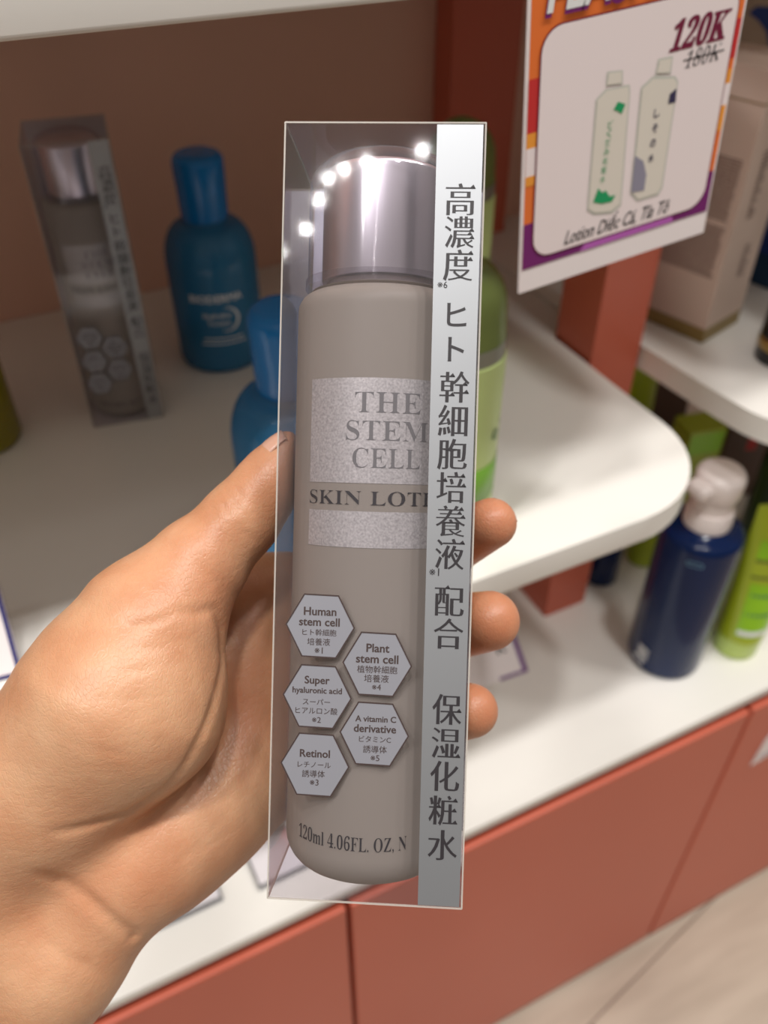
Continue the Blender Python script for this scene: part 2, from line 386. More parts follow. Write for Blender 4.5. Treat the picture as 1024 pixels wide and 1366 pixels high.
STRIP = [('高', 614, 266), ('濃', 613, 310), ('度', 611, 354), ('ヒ', 609, 420), ('ト', 608, 466), ('幹', 606, 516), ('細', 604, 561), ('胞', 603, 606),
         ('培', 602, 650), ('養', 601, 695), ('液', 600, 739), ('配', 599, 801), ('合', 598, 845), ('保', 596, 946), ('湿', 595, 991), ('化', 593, 1035), ('粧', 591, 1081), ('水', 590, 1127)]
HEX = [((427, 835), [('Human', 427, 815.5, 44, 1), ('stem cell', 426, 829.5, 55, 1), ('ヒト幹細胞', 426, 843.5, 46, 0), ('培養液', 425, 856, 31, 0), ('※1', 425, 867.5, 11, 0)]),
       ((503, 886), [('Plant', 504, 864.5, 31, 1), ('stem cell', 503, 879, 57, 1), ('植物幹細胞', 503, 893, 54, 0), ('培養液', 502, 905, 33, 0), ('※4', 502, 916.5, 12, 0)]),
       ((423, 929), [('Super', 423, 908.5, 34, 1), ('hyaluronic acid', 423, 922, 67, 1), ('スーパー', 422, 936, 37, 0), ('ヒアルロン酸', 422, 948, 57, 0), ('※2', 422, 960, 12, 0)]),
       ((499, 979), [('A vitamin C', 501, 959, 55, 1), ('derivative', 500, 972, 57, 1), ('ビタミンC', 500, 986, 43, 0), ('誘導体', 500, 999.5, 32, 0), ('※5', 500, 1011, 12, 0)]),
       ((420, 1020), [('Retinol', 420, 1005, 41, 1), ('レチノール', 419, 1020, 45, 0), ('誘導体', 418, 1032, 31, 0), ('※3', 419, 1043.5, 12, 0)])]
def make_box(name, label, mw, group):
    t = thing(name, label, 'package', mw=mw, group=group)
    w, h, th = BW / 2, BH, 0.0003
    bm = bmesh.new()
    for a, b in (((-w, -w, 0), (w, -w + th, h)), ((-w, w - th, 0), (w, w, h)), ((-w, -w + th, 0), (-w + th, w - th, h)), ((w - th, -w + th, 0), (w, w - th, h))): box(bm, a, b)
    obj('clear_sleeve', bm, M['film'], t)
    obj('top_flap', box(bmesh.new(), (-w + th, -w + th, h - th), (w - th, w - th, h)), M['film'], t)
    obj('bottom_flap', box(bmesh.new(), (-w + th, -w + th, 0), (w - th, w - th, th)), M['film'], t)
    bm = bmesh.new(); box(bm, (-0.012, -w + 2 * th, h - 0.012), (0.012, -w + 3 * th, h - th)); 
    r = 0.0002; bm2 = bmesh.new()
    for x in (-w, w):
        for y in (-w, w): box(bm2, (x - r, y - r, 0), (x + r, y + r, h))
        for z in (0, h): box(bm2, (x - r, -w, z - r), (x + r, w, z + r))
    for y in (-w, w):
        for z in (0, h): box(bm2, (-w, y - r, z - r), (w, y + r, z + r))
    bm.free()
    obj('back_print', box(bmesh.new(), (-w + 0.0006, w - 0.0008, 0.0006), (w - 0.0006, w - 0.0004, h - 0.0006)), M['back'], t)
    obj('fold_edge', bm2, M['fold'], t)
    # silver strip, its characters
    xl = face(583, 165)[0]; xl2 = face(557, 1207)[0]; xr = w - 0.0006
    bm = bmesh.new(); y0 = -w - 0.00012
    vs = [bm.verts.new(v) for v in ((xl2, y0, 0.0004), (xr, y0, 0.0004), (xr, y0, h - 0.0004), (xl, y0, h - 0.0004))]
    f = bm.faces.new(vs); e = bmesh.ops.extrude_face_region(bm, geom=[f])
    bmesh.ops.translate(bm, verts=[v for v in e['geom'] if isinstance(v, bmesh.types.BMVert)], vec=(0, 0.0001, 0))
    st = obj('silver_strip', bm, M['strip'], t)
    st['label'] = 'opaque silver strip with upright dark characters'
    bm = bmesh.new(); on = lambda x, y: (x, -w - 0.00022, y)
    for ch, px, py in STRIP:
        cx, cy = face(px, py)
        g = glyphs(ch, 3, 0.018, -0.014, True); sc = 42.5 * PXM
        if ch in 'ヒト':
            g = glyphs(ch, 3, 0.012, 0.004, False); V = g[0] * sc * 0.92; V = V - (V.min(0) + V.max(0)) / 2 + (cx, cy); add2d(bm, (V, g[1]), on)
        else:
            add2d(bm, fit(g, cx, cy, 39 * PXM, 41 * PXM), on)
    for s, px, py in (('※6', 590, 380), ('※1', 579, 763)):
        cx, cy = face(px, py); add2d(bm, fit(glyphs(s, 2), cx, cy, 13 * PXM), on)
    obj('lettering', bm, M['ink'], st)
    for (px, py), lines in HEX:
        cx, cy = face(px, py)
        def hexp(k): return [(cx + k * 47 * PXM * math.cos(a) , cy + k * 49.5 * PXM * math.sin(a)) for a in [math.radians(60 * i - 1.2) for i in range(6)]]
        bm = bmesh.new(); add_poly(bm, hexp(0.965), lambda x, y: (x, -w - 0.00010, y))
        hb = obj('hexagon_badge', bm, M['badge'], t)
        bm = bmesh.new(); A, B = hexp(1.0), hexp(0.955); on2 = lambda x, y: (x, -w - 0.00016, y)
        va = [bm.verts.new(on2(*p)) for p in A]; vb = [bm.verts.new(on2(*p)) for p in B]
        for i in range(6): bm.faces.new((va[i], va[(i + 1) % 6], vb[(i + 1) % 6], vb[i]))
        for s, tx, ty, tw, bold in lines:
            x, y = face(tx, ty); add2d(bm, fit(glyphs(s, 3, 0.022 if bold else 0.004, 0.018 if bold else 0.0), x, y, tw * PXM), on2)
        obj('lettering', bm, M['ink_brown'], hb)
    return t
BR = 0.02295
def make_bottle(name, label, mw, group):
    t = thing(name, label, 'bottle', mw=mw, group=group)
    zs = BH - 0.0375
    rr = 0.009
    prof = [(0, 0.001), (BR - rr, 0.001)] + arc(BR - rr, 0.001 + rr, rr, -90, 0, 8)[1:] + [(BR, 0.06), (BR, zs - 0.006)] + arc(BR - 0.005, zs - 0.005, 0.005, 0, 80, 6) + [(0.0195, zs + 0.0004), (0.0155, zs + 0.001), (0.0155, zs + 0.003), (0, zs + 0.003)]
    bd_ = obj('bottle_body', lathe(prof, 96), M['frost'], t, True, angle=50)
    obj('silver_cap', lathe([(0, zs + 0.0031), (0.0166, zs + 0.0031), (0.0168, zs + 0.0038), (0.0168, BH - 0.0062)] + arc(0.0156, BH - 0.0062, 0.0012, 0, 90, 4) + [(0, BH - 0.005)], 96), M['silver'], t, True, angle=50)
    obj('cap_collar', lathe([(0.0172, zs + 0.0012), (0.0212, zs + 0.0012), (0.0212, zs + 0.0034), (0.0172, zs + 0.0034), (0.0172, zs + 0.0012)], 96), M['clear_cap'], t, True, angle=40)
    obj('clear_overcap', lathe([(0.0206, zs + 0.0036), (0.0206, BH - 0.010)] + arc(0.0126, BH - 0.0095, 0.008, 0, 90, 14) + [(0, BH - 0.0012)], 96), M['clear_cap'], t, True)
    Rp = BR + 0.00012
    ca = math.radians(9.0)
    zf = lambda y: face(500, y)[1]
    bm = bmesh.new()
    for ya, yb in ((645, 503), (732, 683)): add2d(bm, patch(-0.0222, zf(ya), 0.0222, zf(yb)), cyl(Rp, ca))
    pb = obj('silver_print', bm, M['dots'], bd_, True); pb['label'] = 'dotted silver print blocks'
    bm = bmesh.new(); Rt = BR + 0.0002
    for s, y, w_ in (('THE', 536, 0.0172), ('STEM', 574, 0.0214), ('CELL', 611, 0.0176)):
        add2d(bm, wrap2d(fit(glyphs(serif(s), 3, -0.02, -0.008), 0, zf(y), w_, 27 * PXM), Rt), cyl(Rt, ca))
    obj('lettering', bm, M['ink_grey'], bd_)
    bm = bmesh.new()
    add2d(bm, wrap2d(fit(glyphs(serif('SKIN LOTION'), 3, -0.018, -0.006), 0, zf(665), 0.0440, 19 * PXM), Rt), cyl(Rt, ca))
    obj('lettering', bm, M['ink'], bd_); bm = bmesh.new()
    add2d(bm, wrap2d(fit(glyphs(serif('120ml 4.06FL. OZ, N'), 3, -0.014, -0.006), -0.0040, zf(1131), 0.0312, 23 * PXM), Rt), cyl(Rt, 0))
    obj('lettering', bm, M['ink'], bd_)
    return t
held_box = make_box('lotion_box', 'clear plastic lotion box with silver strip, held up by the hand', BOX_M, 'clear lotion boxes')
make_bottle('lotion_bottle', 'frosted lotion bottle with silver cap inside the held clear box', BOX_M @ Matrix.Translation((-0.0009, -0.0006, 0)), 'boxed lotion bottles')

def copy_tree(o, parent=None):
    kids = list(o.children); c = o.copy(); COL.objects.link(c)
    if parent: c.parent = parent
    for k in kids: copy_tree(k, c)
    return c
# its twin standing on the shelf
pl, pr = onz(126, 571, Z_MID), onz(219, 556, Z_MID)
dx = (pr - pl); dx.z = 0; dx.normalize(); dy = Vector((-dx.y, dx.x, 0))
shelf_m = Matrix.Translation((pl + pr) / 2 + dy * (BW / 2) + Vector((0, 0, 0.0006))) @ Matrix((dx, dy, UPW)).transposed().to_4x4()
for src in [o for o in list(COL.objects) if o.name in ('lotion_box', 'lotion_bottle')]:
    c = copy_tree(src); c.matrix_world = shelf_m
    c['label'] = 'clear plastic lotion box standing on the shelf by the back wall' if 'box' in src.name else 'lotion bottle with silver cap inside the clear box standing on the shelf'

# ------------------------------------------------------------------ the hand
def seg(a, b, ra, rb=None):
    """one tapered limb segment: ends given as (x, y, depth) and radii in pixels at their depth"""
    rb = ra if rb is None else rb
    return (np.array(P(*a)), np.array(P(*b)), ra * a[2] / F, rb * b[2] / F)
def chain(pts):
    return [seg(p[:3], q[:3], p[3], q[3]) for p, q in zip(pts, pts[1:])]
PALM = (chain([(-185, 1492, .262, 88), (-25, 1214, .252, 84)]) + chain([(-75, 1533, .262, 88), (75, 1272, .254, 82), (165, 1148, .258, 84)])
        + chain([(-25, 1214, .252, 84), (75, 1040, .252, 100)])
        + chain([(165, 1146, .258, 84), (225, 1108, .262, 84), (283, 1056, .270, 83), (330, 1004, .278, 76), (372, 965, .287, 64)])
        + chain([(120, 1080, .264, 95), (330, 890, .284, 74), (390, 890, .290, 64)])
        + chain([(150, 960, .266, 85), (330, 818, .287, 66), (378, 808, .290, 60)]))
THENAR = chain([(-10, 1120, .248, 104), (75, 1030, .246, 110), (165, 930, .241, 126), (205, 830, .243, 90)])
THUMB = chain([(205, 830, .243, 88), (262, 757, .247, 60), (322, 692, .249, 47), (362, 642, .2495, 40), (383, 606, .2495, 31)])
FINGERS = [chain([(378, 808, .290, 60), (500, 768, .296, 46), (592, 730, .290, 42), (655, 698, .268, 34)]),
           chain([(390, 890, .290, 64), (510, 852, .298, 47), (595, 838, .290, 45), (653, 828, .267, 40)]),
           chain([(372, 965, .287, 58), (490, 962, .295, 44), (575, 955, .288, 42), (628, 948, .268, 36)]),
           chain([(330, 1010, .280, 60), (430, 1040, .290, 40), (500, 1040, .288, 36), (545, 1035, .280, 31)])]
def d_seg(X, s):
    a, b, ra, rb = s; ba = b - a; L2 = max(1e-12, ba @ ba)
    t = np.clip(((X - a) @ ba) / L2, 0, 1)
    return np.linalg.norm(X - a - t[:, None] * ba, axis=1) - (ra + (rb - ra) * t)
def smin(a, b, k):
    h = np.maximum(k - np.abs(a - b), 0) / k; return np.minimum(a, b) - h * h * k * 0.25
def d_chain(X, ss, k):
    d = d_seg(X, ss[0])
    for s in ss[1:]: d = smin(d, d_seg(X, s), k)
    return d
BOXR = np.array([bx[:], bd[:], bu[:]]); BOXC = np.array(b_org + bu * (BH / 2))
def d_box(X):
    q = np.abs((X - BOXC) @ BOXR.T) - np.array((BW / 2 + 0.0006, BW / 2 + 0.0006, BH / 2 + 0.0006))
    return np.linalg.norm(np.maximum(q, 0), axis=1) + np.minimum(q.max(1), 0)
CREASES = []
def d_hand(X, creases=True):
    palm = d_chain(X, PALM, 0.012)
    th = smin(d_chain(X, THENAR, 0.012), d_chain(X, THUMB, 0.006), 0.006)
    fg = None
    for f in FINGERS:
        d = d_chain(X, f, 0.003); fg = d if fg is None else smin(fg, d, 0.0012)
    d = smin(palm, fg, 0.009); d = smin(d, th, 0.0055)
    kb = 0.0025; nb = -d_box(X)
    h = np.maximum(kb - np.abs(d - nb), 0) / kb; d = np.maximum(d, nb) + h * h * kb * 0.25      # flesh flattened where it meets the box
    if creases:
        for pts, r, dep in CREASES:
            g = np.zeros(len(X))
            for a, b, wa, wb in pts:                            # each crease fades out towards its ends
                ba = b - a; t = np.clip(((X - a) @ ba) / max(1e-12, ba @ ba), 0, 1)
                g = np.maximum(g, (wa + (wb - wa) * t) * np.exp(-(np.linalg.norm(X - a - t[:, None] * ba, axis=1) / r) ** 2))
            d = d + dep * g
    return d
def hit(px, py):
    o = np.array(CAM); r = np.array(ray(px, py)); r /= np.linalg.norm(r); t = 0.15
    for _ in range(60):
        d = d_hand((o + r * t)[None], False)[0]
        if d < 1e-5: break
        t += d * 0.8
    return o + r * t
def crease(pix, r=0.0011, dep=0.0009):
    q = [hit(*p) for p in pix]
    n = len(q) - 1; w = [0.1 if i in (0, n) else 1.0 for i in range(n + 1)]
    CREASES.append(([(q[i], q[i + 1], w[i], w[i + 1]) for i in range(n)], r, dep))
crease([(284, 812), (296, 838), (298, 880), (288, 930), (262, 995), (222, 1050), (170, 1085), (110, 1105), (60, 1112)], 0.0016, 0.0013)   # life line
crease([(232, 812), (262, 818), (286, 812), (296, 824)], 0.0012, 0.0008)
crease([(200, 1262), (176, 1246), (150, 1228), (118, 1200), (80, 1176), (40, 1160)], 0.0018, 0.0014)                       # wrist
crease([(140, 1306), (110, 1285), (70, 1268)], 0.0014, 0.0006)
crease([(312, 702), (334, 716), (350, 728)], 0.0010, 0.0005)
crease([(150, 838), (200, 832), (250, 815)], 0.0012, 0.0004)
crease([(325, 850), (322, 910), (330, 970)], 0.0010, 0.0005)
crease([(338, 800), (316, 850), (300, 900)], 0.0010, 0.0005)
for px, py, l, dp in ((292, 664, 26, 8), (302, 655, 30, 11), (312, 648, 22, 8), (280, 674, 16, 5)):
    crease([(px, py), (px + l * 0.4, py + l * 0.62), (px + l * 0.62, py + l)], 0.0008, dp * 0.0001)
for px, py, qx, qy in ((120, 900, 250, 880), (110, 930, 240, 925), (140, 870, 262, 850), (90, 985, 200, 1010), (200, 1180, 330, 1060), (230, 1150, 335, 1090), (20, 1215, 110, 1290), (60, 1120, 130, 1160)):
    crease([(px, py), ((px + qx) / 2, (py + qy) / 2 + 6), (qx, qy)], 0.0009, 0.00022)

def surface_nets(D, o, h):
    ins = D < 0; n = np.array(D.shape) - 1
    cnt = np.zeros(n, int); corners = [(i, j, k) for i in (0, 1) for j in (0, 1) for k in (0, 1)]
    sl = lambda i, j, k: (slice(i, i + n[0]), slice(j, j + n[1]), slice(k, k + n[2]))
    for c in corners: cnt += ins[sl(*c)]
    act = np.argwhere((cnt > 0) & (cnt < 8)); idx = -np.ones(n, int); idx[tuple(act.T)] = np.arange(len(act))
    acc = np.zeros((len(act), 3)); num = np.zeros(len(act))
    for a in corners:
        for ax in range(3):
            if a[ax]: continue
            b = list(a); b[ax] = 1
            va = D[act[:, 0] + a[0], act[:, 1] + a[1], act[:, 2] + a[2]]; vb = D[act[:, 0] + b[0], act[:, 1] + b[1], act[:, 2] + b[2]]
            x = (va < 0) != (vb < 0); t = np.where(x, va / np.where(x, va - vb, 1), 0)
            p = np.tile(np.array(a, float), (len(act), 1)); p[:, ax] += t
            acc += p * x[:, None]; num += x
    V = (act + acc / num[:, None]) * h + o; Q = []
    for ax in range(3):
        u, v = [(1, 2), (2, 0), (0, 1)][ax]
        s0 = [slice(1, -1)] * 3; s0[ax] = slice(0, -1); s1 = [slice(1, -1)] * 3; s1[ax] = slice(1, None)
        A, B = ins[tuple(s0)], ins[tuple(s1)]
        e = np.argwhere(A != B)
        fl = A[tuple(e.T)]
        off = np.ones(3, int); off[ax] = 0; e = e + off
        du = np.zeros(3, int); du[u] = 1; dv = np.zeros(3, int); dv[v] = 1
        g = lambda c: idx[tuple(c.T)]
        q = np.stack([g(e - du - dv), g(e - dv), g(e), g(e - du)], 1)
        q[~fl] = q[~fl][:, ::-1]; Q.append(q)
    return V, np.vstack(Q)
def build_hand():
    allp = np.array([p for ss in [PALM, THENAR, THUMB] + FINGERS for s in ss for p in s[:2]])
    lo, hi = allp.min(0) - 0.035, allp.max(0) + 0.035
    h = 0.0008; hc = 0.004
    nc = np.ceil((hi - lo) / hc).astype(int) + 1
    G = np.stack(np.meshgrid(*[np.arange(k) * hc for k in nc], indexing='ij'), -1).reshape(-1, 3) + lo
    C = d_hand(G, False).reshape(nc)
    r = 5; nf = (nc - 1) * r + 1
    D = np.repeat(np.repeat(np.repeat(C, r, 0), r, 1), r, 2)[:nf[0], :nf[1], :nf[2]].copy()
    near = np.argwhere(np.abs(D) < 0.0085)
    for k in range(0, len(near), 400000):
        q = near[k:k + 400000]; D[tuple(q.T)] = d_hand(q * h + lo)
    V, Q = surface_nets(D, lo, h)
    return V, Q
HV, HQ = build_hand()
hc_ = Vector(HV.mean(0)); me = bpy.data.meshes.new('person')
me.from_pydata((HV - np.array(hc_)).tolist(), [], HQ.tolist()); me.update()
flush = np.zeros(len(HV))
for c_, r_, k_ in [(f[-1][1], 0.013, 0.75) for f in FINGERS] + [(THUMB[-1][1], 0.012, 0.35), (np.array(P(320, 930, .27)), 0.022, 0.30), (np.array(P(170, 1130, .25)), 0.025, 0.25), (np.array(P(255, 790, .24)), 0.018, 0.25)]:
    flush = np.maximum(flush, k_ * np.exp(-(np.linalg.norm(HV - c_, axis=1) / r_) ** 2))
me.attributes.new('flush', 'FLOAT', 'POINT').data.foreach_set('value', flush.astype(np.float32))
person = link('person', me, M['skin'], smooth=True); person.location = hc_
sm = person.modifiers.new('smooth', 'SMOOTH'); sm.factor = 0.5; sm.iterations = 4
tag(person, "person's bare left hand and wrist gripping the clear lotion box", 'person')
# nails: curved plates lying on the finger ends
def nail(tip, axis, normal, w, l, rad, sh, bk=0.5):
    a = axis.normalized(); n = (normal - a * normal.dot(a)).normalized(); s = a.cross(n)
    bm = bmesh.new(); nu, nv = 12, 10; grid = []
    for th in (0.0, -0.0004):
        g = []
        for i in range(nu + 1):
            row = []
            for j in range(nv + 1):
                u = -1 + 2 * i / nu; v = j / nv
                wv = w * (1 - 0.25 * max(0, v - 0.75) / 0.25 * 0.6) * (0.86 + 0.14 * min(1, v * 3))
                ph = u * wv / rad
                y = l * (v - 0.8) + sh + (-(u * u) * l * 0.10 if v > 0.9 else 0) + ((1 - u * u) * -l * 0.08 if v < 0.1 else 0)
                bend = -(max(0, v - 0.35) ** 2) * l * bk
                p = tip + s * (math.sin(ph) * (rad + th)) + n * (math.cos(ph) * (rad + th) + bend) + a * y
                row.append(bm.verts.new(p - hc_))
            g.append(row)
        grid.append(g)
    for g in grid:
        for i in range(nu):
            for j in range(nv): bm.faces.new((g[i][j], g[i + 1][j], g[i + 1][j + 1], g[i][j + 1]))
    A, B = grid
    for i in range(nu):
        for j in (0, nv): bm.faces.new((A[i][j], A[i + 1][j], B[i + 1][j], B[i][j]))
    for j in range(nv):
        for i in (0, nu): bm.faces.new((A[i][j], A[i][j + 1], B[i][j + 1], B[i][j]))
    return obj('fingernail', bm, M['nail'], person, True)
tt, tb = P(383, 606, .2495), P(354, 655, .2495)
nail(tt, tt - tb, -RT * 0.75 + CU * 0.60 - FW * 0.22, 0.0074, 0.0150, 38.0 * .2495 / F, 0.002)
for (tx, ty, td, tr), (qx, qy, qd) in (((655, 698, .268, 34), (592, 730, .290)), ((653, 828, .267, 40), (595, 838, .290)), ((628, 948, .268, 36), (575, 955, .288))):
    t_, q_ = P(tx, ty, td), P(qx, qy, qd)
    nail(t_, t_ - q_, RT * 0.50 + CU * 0.55 + FW * 0.45, 0.0058, 0.0115, (tr + 1.2) * td / F, 0.0038, 0.72)

# ------------------------------------------------------------------ things on the middle shelf
def blue_bottle(base, label, rz):
    t = thing('toner_bottle', label, 'bottle', base, rz, 'blue toner bottles')
    R, H = 0.0335, 0.158
    obj('bottle_body', lathe([(0, 0.004), (R - 0.012, 0.004), (R - 0.008, 0.0)] + arc(R - 0.006, 0.006, 0.006, -90, 0, 5)[1:] + [(R, 0.03), (R, 0.082)] + [(R * math.cos(math.radians(a)) * 0.44 + R * 0.56, 0.082 + 0.0275 * math.sin(math.radians(a))) for a in range(10, 91, 10)] + [(0.0160, 0.1105), (0.0150, 0.113), (0, 0.113)], 64), M['blue'], t, True, angle=50)
    obj('base_ring', lathe([(0, 0.0045), (R - 0.009, 0.0045), (R - 0.0015, 0.007), (R - 0.0012, 0.014), (0, 0.014)], 48), M['blue_base'], t, True, angle=40)
    obj('cap', lathe([(0, 0.1132), (0.0168, 0.1132), (0.0171, 0.115), (0.0180, 0.149)] + arc(0.0120, 0.152, 0.006, 0, 90, 6) + [(0, 0.158)], 64), M['blue_cap'], t, True, angle=50)
    bm = bmesh.new(); Rt = R + 0.0003; f = cyl(Rt, 0)
    add2d(bm, wrap2d(fit(glyphs('BIODERMA', 2, 0.015, 0.015), -0.002, 0.064, 0.040), Rt), f)
    add2d(bm, wrap2d(fit(glyphs('Hydrabio', 2), -0.003, 0.0500, 0.021), Rt), f)
    add2d(bm, wrap2d(fit(glyphs('Tonique', 2), -0.002, 0.0440, 0.017), Rt), f)
    n = 16; V = []
    for i in range(n + 1):
        a = math.radians(-115 + 215 * i / n); wd = 0.0016 * math.sin(math.pi * i / n) + 0.0002
        V += [(0.004 + (0.0098 - wd) * math.cos(a), 0.047 + (0.0098 - wd) * math.sin(a)), (0.004 + 0.0098 * math.cos(a), 0.047 + 0.0098 * math.sin(a))]
    add2d(bm, (np.array(V), [(2 * i, 2 * i + 1, 2 * i + 3, 2 * i + 2) for i in range(n)]), f)
    for zz, w0 in ((0.031, 0.03), (0.027, 0.034)): add2d(bm, patch(-w0 / 2, zz, w0 / 2, zz + 0.0009), f)
    obj('lettering', bm, M['ink_white'], t)
    return t
M['blue_base'] = mat('blue_base', (0, 40, 120), 0.2)
pA = stand(303, 502, Z_MID, 0.036); blue_bottle(pA, 'blue toner bottle standing at the back beside the boxed twin', math.atan2(-pA.x, pA.y) * 0.8)
q = onz(376, 414, 0.84 + 0.156); pB = Vector((q.x, q.y, Z_MID)); blue_bottle(pB, 'blue toner bottle partly hidden behind the thumb and held box', 0.35)

M['olive'] = mat('olive_bottle', (150, 136, 40), 0.15, clear=0.25, tint=(190, 180, 80))
def plain_bottle(name, label, cat, base, R, H, m, capm, rz=0, group=None, capH=0.3, rc=0.6):
    t = thing(name, label, cat, base, rz, group); hb = H * (1 - capH)
    obj('bottle_body', lathe([(0, 0), (R - 0.004, 0)] + arc(R - 0.004, 0.004, 0.004, -90, 0, 4)[1:] + [(R, hb * 0.8)] + arc(R * 0.55, hb * 0.8, R * 0.45, 0, 80, 6)[1:] + [(R * 0.5, hb * 0.8 + R * 0.46), (0, hb * 0.8 + R * 0.46)], 48), m, t, True, angle=50)
    z0 = hb * 0.8 + R * 0.46
    obj('cap', lathe([(0, z0 + 0.0003), (R * rc, z0 + 0.0003), (R * rc, H - 0.003)] + arc(R * rc - 0.003, H - 0.003, 0.003, 0, 90, 4)[1:] + [(0, H)], 48), capm, t, True, angle=50)
    return t
M['gold'] = mat('gold_cap', (170, 140, 80), 0.3, metal=0.8)
plain_bottle('oil_bottle', 'olive yellow bottle at the left edge of the shelf', 'bottle', stand(-14, 614, Z_MID, 0.028), 0.028, 0.13, M['olive'], M['gold'])

M['pale_green'] = mat('pale_green_label', (196, 214, 140), 0.45)
M['leaf_green'] = mat('leaf_green', (120, 172, 60), 0.4)
M['grey_collar'] = mat('grey_collar', (140, 140, 128), 0.3, metal=0.4)
M['green_cap'] = mat('green_cap', (136, 150, 84), 0.3, clear=0.35, tint=(180, 190, 130))
def green_bottle(base, label, H):
    t = thing('green_bottle', label, 'bottle', base, -0.5, 'green labelled bottles behind the held box')
    R = 0.026; h1 = H - 0.052
    obj('bottle_body', lathe([(0, 0), (R - 0.003, 0), (R, 0.003), (R, h1), (R - 0.001, h1 + 0.001), (0, h1 + 0.001)], 48), M['pale_green'], t, True, angle=40)
    obj('label_band', lathe([(R + 0.0003, 0.035), (R + 0.0004, 0.0351), (R + 0.0004, 0.0609), (R + 0.0003, 0.061)], 48), M['leaf_green'], t, True)
    obj('collar', lathe([(0, h1 + 0.0012), (R - 0.0006, h1 + 0.0012), (R - 0.0006, h1 + 0.010), (0, h1 + 0.010)], 48), M['grey_collar'], t, True, angle=40)
    obj('cap', lathe([(0, h1 + 0.0102), (R - 0.001, h1 + 0.0102), (R - 0.002, h1 + 0.026)] + [((R - 0.002) * math.cos(math.radians(a)), h1 + 0.026 + 0.026 * math.sin(math.radians(a))) for a in range(15, 91, 15)], 48), M['green_cap'], t, True, angle=50)
    bm = bmesh.new(); add2d(bm, wrap2d(fit(glyphs('e’', 2), 0.006, 0.082, 0.010), R), cyl(R + 0.0003, 0.9))
    obj('lettering', bm, M['ink_green'], t)
    return t
M['ink_green'] = mat('green_ink', (60, 110, 60), 0.5)
HG = 0.178
q = onz(618, 340, Z_MID + HG); green_bottle(Vector((q.x, q.y, Z_MID)), 'green labelled bottle with domed cap, nearer of two behind the box', HG)
q = onz(618, 156, Z_MID + HG); green_bottle(Vector((q.x, q.y, Z_MID)), 'green labelled bottle with domed cap, farther of two behind the box', HG)

# price card in a holder at the left edge
M['navy_edge'] = mat('navy_border', (48, 46, 110), 0.5)
def card_holder(name, label, loc, rz, w, h, lean, border, group=None):
    t = thing(name, label, 'price tag', loc, rz, group)
    rot = Matrix.Rotation(-lean, 4, 'X')
    bm = bmesh.new(); box(bm, (-w / 2, 0, 0), (w / 2, 0.0012, h)); bm.transform(rot); obj('card', bm, M['paper'], t)
    bm = bmesh.new(); e = 0.0022
    for a, b in (((-w / 2, 0), (w / 2, e)), ((-w / 2, h - e), (w / 2, h)), ((-w / 2, e), (-w / 2 + e, h - e)), ((w / 2 - e, e), (w / 2, h - e))):
        box(bm, (a[0], -0.0003, a[1]), (b[0], -0.0001, b[1]))
    bm.transform(rot); obj('border', bm, border, t)
    bm = bmesh.new(); box(bm, (-w / 2 - 0.001, 0.0014, 0), (w / 2 + 0.001, 0.0026, h)); bm.transform(rot); obj('holder_back', bm, M['film'], t)
    return t
pt = onz(20, 903, Z_MID)
card_holder('price_card', 'white price card with navy border at the left edge of the shelf', (pt.x - 0.026, pt.y + 0.003, Z_MID + 0.0004), math.radians(-7), 0.06, 0.05, math.radians(30), M['navy_edge'])

# ------------------------------------------------------------------ the sale sign
M['orange'] = mat('orange_print', (238, 120, 52), 0.5); M['purple'] = mat('purple_print', (120, 30, 110), 0.5)
M['amber'] = mat('amber_print', (244, 160, 60), 0.5); M['redp'] = mat('red_print', (206, 50, 50), 0.5)
M['pinkp'] = mat('pale_pink_print', (248, 234, 234), 0.5); M['maroon'] = mat('maroon_ink', (120, 24, 60), 0.5)
M['violet'] = mat('violet_print', (190, 100, 190), 0.5); M['cream'] = mat('cream_print', (232, 224, 212), 0.5); M['green_ink2'] = mat('emerald_ink', (30, 160, 100), 0.5)
M['slate'] = mat('slate_ink', (150, 146, 164), 0.5); M['indigo'] = mat('indigo_ink', (56, 50, 84), 0.5); M['rim'] = mat('pale_outline', (206, 206, 196), 0.5)
YS = Y_FRONT - 0.004
sbl, sbr, stl = ony(692, 392, YS), ony(938, 310, YS), ony(705, 0, YS)
sx = (sbr - sbl); SWD = sx.length; sx.normalize(); sy = Vector((0, 1, 0)); sz = sx.cross(sy).normalized()
SIGN_M = Matrix.Translation(sbl) @ Matrix((sx, sy, sz)).transposed().to_4x4()
def sg(px, py):
    q = ony(px, py, YS) - sbl; return q.dot(sx), q.dot(sz)
SHT = sg(705, 0)[1] + 0.028
sign = thing('sale_sign', 'tilted white and orange sale sign hanging from the upper shelf edge', 'sign', mw=SIGN_M)
obj('card', box(bmesh.new(), (0, 0, 0), (SWD, 0.0012, SHT)), M['paper'], sign)
def decal(name, polys, m, lvl, parent=None):
    bm = bmesh.new()
    for p in polys: add_poly(bm, p, lambda x, z: (x, -0.0001 - lvl * 0.00012, z))
    return obj(name, bm, m, parent or sign)
mg = 0.0010; zb = sg(692, 362)[1]
decal('printed_border', [[(mg, zb), (SWD - 0.001, zb), (SWD - 0.001, SHT - 0.003), (mg, SHT - 0.003)]], M['orange'], 0)
zz = lambda y: sg(700, y)[1]
decal('purple_band', [[(mg, zb), (SWD - 0.001, zb), (SWD - 0.001, zb + 0.019), (SWD - 0.009, zb + 0.019), (SWD - 0.009, zb + 0.006), (mg + 0.010, zb + 0.006), (mg + 0.010, zz(300)), (mg, zz(300))]], M['purple'], 1)
